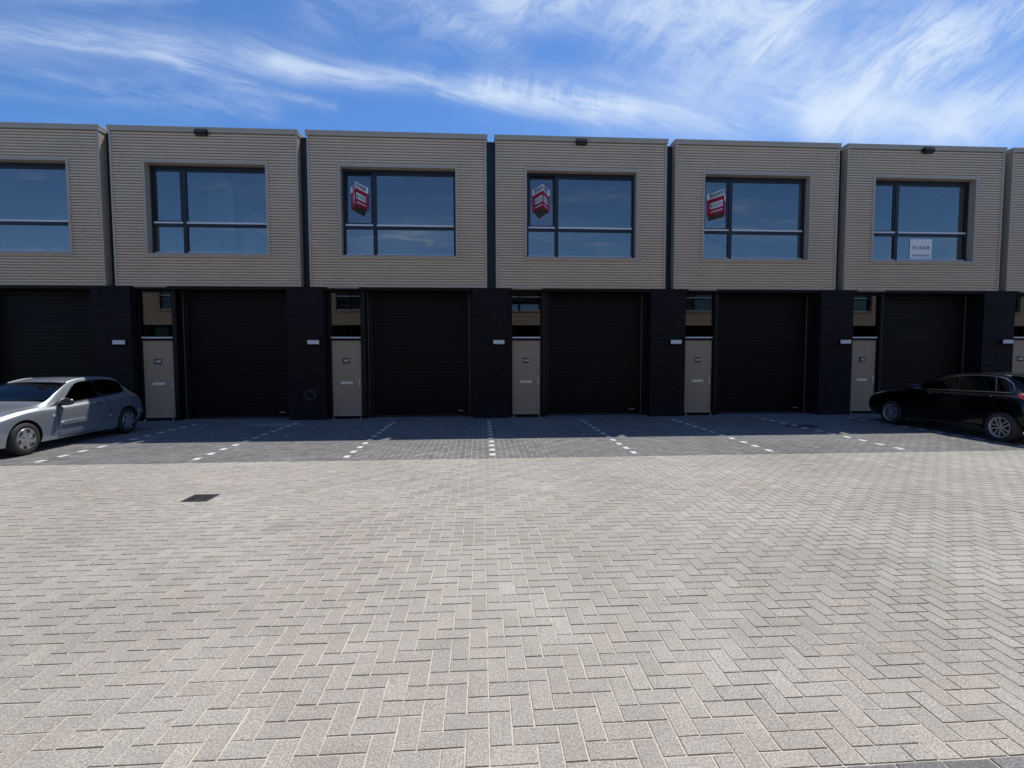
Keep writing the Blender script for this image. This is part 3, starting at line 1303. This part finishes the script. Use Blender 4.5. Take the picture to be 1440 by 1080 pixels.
def wheel(parent, x, y, z, sg, Rt, rr, wd, style):
    key = 'wheel%s%d' % (style, sg)
    def tyre(b):
        pr = [(rr, -wd * .5), (rr + .01, -wd * .5), (Rt - .03, -wd * .53), (Rt - .008, -wd * .42), (Rt, -wd * .25), (Rt, wd * .25), (Rt - .008, wd * .42), (Rt - .03, wd * .53), (rr + .012, wd * .5), (rr, wd * .47), (rr - .01, wd * .3)]
        b.lathe([(r, sg * q) for r, q in pr], M['rubber'], 48)
        b.cyl((-sg * wd * .5, 0, 0), (sg * .015, 0, 0), rr, rr - .01, M['hubdark'], 32)
        for q in (-.2, -.07, .07, .2):
            b.lathe([(Rt + .0006, sg * wd * (q - .015)), (Rt + .0006, sg * wd * (q + .015))], M['hubdark'], 48)
    w = part(key + str(parent.name), 'wheel', parent, tyre, (x, y, z))
    def rim_cap(b):
        # pressed cover with six slots: a dished disc cut by dark lens-shaped openings
        b.lathe([(rr - .004, sg * wd * .40), (rr + .002, sg * wd * .50), (rr - .006, sg * wd * .53), (rr - .022, sg * wd * .50), (rr * .75, sg * wd * .47), (rr * .5, sg * wd * .53), (rr * .2, sg * wd * .57), (.0, sg * wd * .58)], M['hub'], 48)
        for k in range(6):
            a = k * math.pi / 3 + .25
            P = []
            for i in range(9):
                t = (i / 8 - .5) * .62
                sk = .10 * math.sin(i / 8 * math.pi)
                row = []
                for j in range(3):
                    r = rr * (.79 - .085 * (1 - (2 * i / 8 - 1) ** 2) * (j - 1) * 1.6) + rr * .14 * (i / 8 - .5)
                    row.append((sg * (wd * .5 + .008), r * math.cos(a + t), r * math.sin(a + t)))
                P.append(row)
            b.grid(P, M['hubdark'])
        for k in range(6):
            a = k * math.pi / 3 + .25 + math.pi / 6
            b.box(-.004, .004, -.012, .012, rr * .25, rr * .55, M['hub'], Matrix.Translation((sg * (wd * .55 + .0), 0, 0)) @ Matrix.Rotation(a, 4, 'X'))
    def rim_alloy(b):
        b.lathe([(rr - .012, sg * wd * .1), (rr - .008, sg * wd * .45), (rr + .004, sg * wd * .50), (rr + .002, sg * wd * .53), (rr - .014, sg * wd * .50), (rr - .02, sg * wd * .3)], M['hub'], 48)
        b.cyl((sg * wd * .2, 0, 0), (sg * wd * .44, 0, 0), .045, .032, M['hub'], 20)
        for k in range(5):
            a = k * 2 * math.pi / 5 + .3
            for d in (-1, 1):
                T = Matrix.Rotation(a, 4, 'X')
                x0_, x1_ = sg * wd * .28, sg * wd * .43
                i0, i1 = d * .020, d * .046
                wI, wO = .013, .017
                z0_, z1_ = .02, rr - .008
                pts = []
                for zz, cx, ww_, xo in ((z0_, i0, wI, x1_), (z1_, i1, wO, sg * wd * .48)):
                    pts += [(x0_, cx - ww_, zz), (x0_, cx + ww_, zz), (xo, cx + ww_ * .75, zz), (xo, cx - ww_ * .75, zz)]
                pts = [tuple(T @ Vector(q)) for q in pts]
                for f in ((0, 1, 5, 4), (1, 2, 6, 5), (2, 3, 7, 6), (3, 0, 4, 7)):
                    b.face([pts[q] for q in f], M['hub'])
        for k in range(5):
            a = k * 2 * math.pi / 5 + .3
            b.cyl((sg * wd * .40, .024 * math.cos(a), .024 * math.sin(a)), (sg * wd * .455, .024 * math.cos(a), .024 * math.sin(a)), .005, .005, M['hubdark'], 8)
    part(key + 'r' + str(parent.name), 'rim' if style == 'alloy' else 'hubcap', w, rim_alloy if style == 'alloy' else rim_cap)
    return w


def car_obj(name, parent, fn):
    b = MB()
    fn(b)
    return link(name, b.mesh(name), parent)


def silver_car():
    #  s     zb   ws   wm   zm   wb  zbelt wt   zt   zc
    T = [(0.00, .25, .42, .50, .40, .40, .50, .25, .53, .545),
         (0.06, .21, .52, .60, .40, .50, .545, .34, .58, .60),
         (0.20, .18, .64, .70, .41, .62, .605, .45, .645, .67),
         (0.45, .17, .71, .755, .43, .69, .685, .55, .720, .745),
         (0.85, .17, .765, .785, .46, .72, .765, .60, .785, .805),
         (1.20, .17, .765, .785, .47, .725, .785, .64, .835, .855),
         (1.38, .17, .765, .785, .47, .725, .785, .655, .885, .910),
         (1.70, .17, .765, .785, .47, .725, .790, .62, 1.055, 1.085),
         (2.02, .17, .765, .785, .47, .725, .802, .565, 1.195, 1.235),
         (2.35, .17, .765, .785, .47, .725, .820, .54, 1.250, 1.295),
         (2.75, .17, .765, .785, .47, .722, .845, .53, 1.262, 1.312),
         (3.15, .17, .765, .785, .47, .715, .872, .515, 1.235, 1.290),
         (3.38, .18, .73, .785, .47, .705, .890, .50, 1.185, 1.245),
         (3.55, .20, .72, .775, .47, .69, .875, .49, 1.085, 1.130),
         (3.72, .22, .70, .755, .47, .67, .845, .50, .945, .975),
         (3.84, .24, .66, .725, .46, .64, .790, .50, .835, .850),
         (3.93, .27, .60, .67, .45, .57, .680, .42, .705, .715),
         (3.97, .31, .52, .58, .43, .48, .560, .33, .575, .58)]
    c = Car(T, 3.97)
    cx, y0 = -8.72, 8.22
    t = empty('parked_car', (cx, y0, 0), 0, label='silver three-door hatchback parked nose out at the left edge, front half in the sun', cat='car')
    wy, wz = (.82, 3.32), .285
    body = car_body(c, M['silver'], [(q, wz + .01) for q in wy], .325)
    body.parent = t
    for q in wy:
        for sg in (1, -1):
            wheel(t, sg * .695, q, wz, sg, .285, .185, .175, 'cap')
    # side glass
    for sg in (1, -1):
        def fw(b):
            def sv(a, q):
                s0, s1 = lerp(1.50, 2.12, q ** .9), 2.60 - .05 * q
                return lerp(s0, s1, a), lerp(5.10, 5.86, q)
            patch(b, c, sv, M['carglass'], 18, 10, .011, sg, 7)
        car_obj('side_window', t, fw)
        def rw(b):
            def sv(a, q):
                s1 = 3.34 + .04 * q
                return lerp(2.625 - .05 * q, s1, a), lerp(5.14, 5.84, q)
            patch(b, c, sv, M['carglass'], 18, 10, .011, sg, 4)
        car_obj('side_window', t, rw)
        def seal(b):
            def sv(a, q):
                s0, s1 = lerp(1.46, 2.09, q ** .9), 3.385 + .04 * q
                return lerp(s0, s1, a), lerp(5.05, 5.90, q)
            patch(b, c, sv, M['bumperb'], 34, 12, .007, sg, 6)
        car_obj('window_seal', t, seal)
        def seam(b):
            # gaps round the door: thin dark lines lying on the body
            def line(pts, w=.011):
                P = []
                for i, (s_, v) in enumerate(pts):
                    p, nn = c.P(s_, v, sg), c.N(s_, v, sg)
                    a2 = pts[min(i + 1, len(pts) - 1)]
                    a1 = pts[max(i - 1, 0)]
                    d = (c.P(*a2, sg) - c.P(*a1, sg)).normalized()
                    side = d.cross(nn).normalized() * w / 2
                    P.append([p + nn * .0025 + side, p + nn * .0025 - side])
                b.grid(P, M['hubdark'])
            line([(1.50, 4.98 - i * .27) for i in range(13)])
            line([(2.66 + .14 * math.sin(i / 12 * math.pi * .6), 4.98 - i * .215) for i in range(9)] + [(2.80 - .07 * i, 3.2 - i * .18) for i in range(1, 6)])
            line([(1.50 + i * .1, 1.95) for i in range(10)])
        car_obj('door_seam', t, seam)
        def mold(b):
            def sv(a, q):
                return lerp(1.56, 2.72, a), lerp(2.94, 3.20, q)
            patch(b, c, sv, M['silver'], 24, 4, .026, sg, 8, .02)
            def sv2(a, q):
                return lerp(2.78, 3.02, a), lerp(2.94, 3.18, q)
            patch(b, c, sv2, M['silver'], 8, 4, .022, sg, 6, .018)
        car_obj('side_moulding', t, mold)
        def hd(b):
            def sv(a, q):
                return lerp(2.41, 2.62, a), lerp(4.12, 4.46, q)
            patch(b, c, sv, M['silver'], 10, 6, .028, sg, 2.5, .022)
            def sv0(a, q):
                return lerp(2.44, 2.58, a), lerp(4.0, 4.2, q)
            patch(b, c, sv0, M['bumperb'], 10, 6, .002, sg, 2.3, 0)
        car_obj('door_handle', t, hd)
        def ind(b):
            def sv(a, q):
                return lerp(1.37, 1.43, a), lerp(3.55, 3.75, q)
            patch(b, c, sv, M['lens'], 8, 5, .006, sg, 2.2)
        car_obj('side_indicator', t, ind)
        def mir(b):
            # ellipsoid shell on a short foot
            ctr = Vector((sg * .855, 1.60, .865))
            P = []
            for i in range(13):
                th = math.pi * i / 12
                row = []
                for j in range(17):
                    ph = 2 * math.pi * j / 16
                    row.append(ctr + Vector((.125 * math.sin(th) * math.cos(ph), .070 * math.sin(th) * math.sin(ph), .072 * math.cos(th))))
                P.append(row)
            b.grid(P, M['mirror'])
            b.bar((sg * .70, 1.60, .80), (sg * .80, 1.61, .83), .05, M['bumperb'])
            b.box(sg * .845 - .085, sg * .845 + .085, 1.660, 1.667, .815, .91, M['chrome'])
        car_obj('wing_mirror', t, mir)
        def tri(b):
            def sv(a, q):
                return lerp(1.38, 1.56 + .10 * q, a), lerp(5.06, 5.06 + .42 * a, q)
            patch(b, c, sv, M['bumperb'], 8, 6, .006, sg, 10)
        car_obj('mirror_base', t, tri)
        def tl(b):
            def sv(a, q):
                return lerp(3.64 + .03 * (1 - q), 3.90, a), lerp(4.30, 5.25, q)
            patch(b, c, sv, M['taillight'], 12, 10, .006, sg, 3)
        car_obj('tail_light', t, tl)
        def hl(b):
            def sv(a, q):
                return lerp(.10, .52, a), lerp(4.45 - .2 * (1 - a), 6.3 - .9 * a, q)
            patch(b, c, sv, M['lens'], 16, 12, .006, sg, 3)
        car_obj('headlight', t, hl)
        def sk(b):
            def sv(a, q):
                return lerp(3.70, 3.955, a), lerp(2.8, 3.3, q)
            patch(b, c, sv, M['silver'], 10, 5, .014, sg, 6, .012)
        car_obj('bumper_strip', t, sk)
    windscreens(c, t, 1.36, 1.98, 3.42, 3.80)
    def gr(b):
        b.box(-.34, .34, -.012, .02, .27, .36, M['bumperb'])
        b.box(-.26, .26, -.016, -.012, .40, .51, M['signw'])
    car_obj('front_grille', t, gr)
    return t


def windscreens(c, t, a0, a1, r0, r1):
    def ws(b):
        for sg in (1, -1):
            P = []
            n, k = 14, 16
            for i in range(n + 1):
                row = []
                for j in range(k + 1):
                    s_ = lerp(a0, a1, i / n)
                    v = lerp(6.12, 9, j / k)
                    row.append(c.P(s_, v, sg) + c.N(s_, v, sg) * .005)
                P.append(row)
            P = orient(P, c.N((P[7][5].y), 8.0, sg))
            b.grid(P, M['carglass'])
    car_obj('windscreen', t, ws)
    def rs(b):
        for sg in (1, -1):
            P = []
            n, k = 10, 14
            for i in range(n + 1):
                row = []
                for j in range(k + 1):
                    s_ = lerp(r0, r1, i / n)
                    v = lerp(6.35, 9, j / k)
                    row.append(c.P(s_, v, sg) + c.N(s_, v, sg) * .005)
                P.append(row)
            P = orient(P, c.N((P[7][5].y), 8.0, sg))
            b.grid(P, M['carglass'])
    car_obj('rear_window', t, rs)


def black_car():
    T = [(0.00, .27, .46, .54, .42, .44, .54, .28, .57, .58),
         (0.06, .23, .58, .66, .42, .56, .60, .38, .635, .655),
         (0.20, .20, .70, .77, .43, .68, .68, .52, .715, .735),
         (0.50, .19, .78, .835, .45, .75, .765, .62, .79, .815),
         (0.90, .19, .79, .86, .48, .775, .845, .66, .865, .885),
         (1.22, .19, .79, .86, .50, .785, .885, .70, .905, .925),
         (1.42, .19, .79, .86, .50, .785, .895, .70, .955, .975),
         (1.75, .19, .79, .86, .50, .785, .905, .67, 1.09, 1.12),
         (2.10, .19, .79, .86, .50, .785, .912, .615, 1.215, 1.25),
         (2.45, .19, .79, .86, .50, .785, .920, .59, 1.275, 1.315),
         (2.90, .19, .79, .86, .50, .785, .930, .58, 1.300, 1.345),
         (3.28, .19, .79, .86, .50, .780, .940, .57, 1.285, 1.330),
         (3.50, .20, .79, .86, .50, .77, .945, .56, 1.255, 1.305),
         (3.64, .22, .78, .85, .50, .76, .945, .56, 1.180, 1.225),
         (3.80, .24, .76, .83, .50, .74, .93, .57, 1.020, 1.045),
         (3.90, .26, .74, .81, .50, .72, .88, .58, .915, .93),
         (3.98, .28, .70, .78, .49, .68, .76, .55, .785, .79),
         (4.05, .32, .62, .70, .47, .60, .62, .45, .635, .64)]
    c = Car(T, 4.05)
    cx, y0 = 10.93, 12.46
    t = empty('parked_car', (cx, y0, 0), math.pi, label='black five-door hatchback parked nose to the wall in the shade at the right edge', cat='car')
    wy, wz = (.95, 3.53), .30
    body = car_body(c, M['blackcar'], [(q, wz + .01) for q in wy], .345)
    body.parent = t
    for q in wy:
        for sg in (1, -1):
            wheel(t, sg * .765, q, wz, sg, .302, .200, .185, 'alloy')
    for sg in (1, -1):
        for (s0b, s0t, s1b, s1t) in ((1.62, 2.18, 2.52, 2.47), (2.58, 2.53, 3.32, 3.17), (3.37, 3.22, 3.62, 3.34)):
            def fw(b):
                def sv(a, q):
                    return lerp(lerp(s0b, s0t, q), lerp(s1b, s1t, q), a), lerp(5.10, 5.86, q)
                patch(b, c, sv, M['carglass'], 16, 8, .006, sg, 8)
            car_obj('side_window', t, fw)
        def chrome(b):
            def band(pts, w):
                P = []
                for i, (s_, v) in enumerate(pts):
                    p, nn = c.P(s_, v, sg), c.N(s_, v, sg)
                    a2, a1 = pts[min(i + 1, len(pts) - 1)], pts[max(i - 1, 0)]
                    d = (c.P(*a2, sg) - c.P(*a1, sg)).normalized()
                    side = d.cross(nn).normalized() * w / 2
                    P.append([p + nn * .008 + side, p + nn * .011, p + nn * .008 - side])
                b.grid(P, M['trimgrey'])
            band([(1.75 + i * .2, 5.05) for i in range(10)] + [(3.56, 5.05), (3.64, 5.12), (3.64, 5.3), (3.55, 5.6), (3.38, 5.84), (3.2, 5.9)], .016)
            band([(2.25 + i * .15, 5.92) for i in range(8)] + [(3.25, 5.92)], .012)
            band([(3.345 - .019 * i, 5.1 + .1 * i) for i in range(9)], .012)
        car_obj('window_trim', t, chrome)
        for s_a in (2.22, 3.16):
            def hd(b):
                def sv(a, q):
                    return lerp(s_a, s_a + .20, a), lerp(4.18, 4.36, q)
                patch(b, c, sv, M['blackcar'], 10, 4, .034, sg, 4, .03)
                def sv2(a, q):
                    return lerp(s_a + .165, s_a + .20, a), lerp(4.20, 4.34, q)
                patch(b, c, sv2, M['chrome'], 4, 4, .036, sg, 3, 0)
            car_obj('door_handle', t, hd)
        def seam(b):
            def line(pts, w=.006):
                P = []
                for i, (s_, v) in enumerate(pts):
                    p, nn = c.P(s_, v, sg), c.N(s_, v, sg)
                    a2, a1 = pts[min(i + 1, len(pts) - 1)], pts[max(i - 1, 0)]
                    d = (c.P(*a2, sg) - c.P(*a1, sg)).normalized()
                    side = d.cross(nn).normalized() * w / 2
                    P.append([p + nn * .0025 + side, p + nn * .0025 - side])
                b.grid(P, M['hubdark'])
            line([(1.52, 4.98 - i * .27) for i in range(12)])
            line([(2.55, 4.98 - i * .27) for i in range(12)])
            line([(3.42 - .03 * math.sin(i * .4), 4.98 - i * .2) for i in range(9)])
        car_obj('door_seam', t, seam)
        def mir(b):
            ctr = Vector((sg * .935, 1.72, .985))
            P = []
            for i in range(13):
                th = math.pi * i / 12
                P.append([ctr + Vector((.12 * math.sin(th) * math.cos(2 * math.pi * j / 16), .06 * math.sin(th) * math.sin(2 * math.pi * j / 16), .07 * math.cos(th))) for j in range(17)])
            b.grid(P, M['blackcar'])
            b.bar((sg * .77, 1.72, .93), (sg * .88, 1.73, .955), .05, M['bumperb'])
            b.box(sg * .935 - .09, sg * .935 + .09, 1.768, 1.779, .94, 1.03, M['chrome'])
        car_obj('wing_mirror', t, mir)
        def tl(b):
            def sv(a, q):
                return lerp(3.71 + .10 * (1 - q), 3.97, a), lerp(4.35, 5.2, q)
            patch(b, c, sv, M['taillight'], 12, 10, .006, sg, 3)
        car_obj('tail_light', t, tl)
        def hl(b):
            def sv(a, q):
                return lerp(.12, .62, a), lerp(4.5, 6.0 - .7 * a, q)
            patch(b, c, sv, M['lens'], 16, 10, .006, sg, 3)
        car_obj('headlight', t, hl)
        def sill(b):
            def sv(a, q):
                return lerp(1.36, 3.12, a), lerp(1.75, 2.25, q)
            patch(b, c, sv, M['bumperb'], 20, 4, .006, sg, 8)
        car_obj('sill_trim', t, sill)
    windscreens(c, t, 1.40, 2.06, 3.67, 3.88)
    def sp(b):
        P = []
        for i in range(13):
            x = lerp(-.58, .58, i / 12)
            z = 1.285 + .035 * (1 - (x / .58) ** 2)
            P.append([(x, 3.43, z + .01), (x, 3.60, z + .012), (x, 3.74, z - .012), (x, 3.73, z - .035), (x, 3.48, z - .03)])
        b.grid(P, M['blackcar'])
    car_obj('roof_spoiler', t, sp)
    def rb(b):
        P = []
        for i in range(17):
            a = lerp(-1, 1, i / 16)
            x = .70 * a
            y = 4.045 - .07 * abs(a) ** 4
            P.append([(x, y - .03, .42), (x, y + .012, .40), (x, y + .018, .30), (x, y - .04, .25)])
        b.grid(P, M['bumperb'])
        b.box(-.3, .3, 4.065, 4.075, .27, .295, M['chrome'])
    car_obj('rear_valance', t, rb)
    def pl(b):
        b.box(-.26, .26, 4.0, 4.045, .64, .75, M['bumperb'])
    car_obj('plate_recess', t, pl)
    return t


silver_car()
black_car()
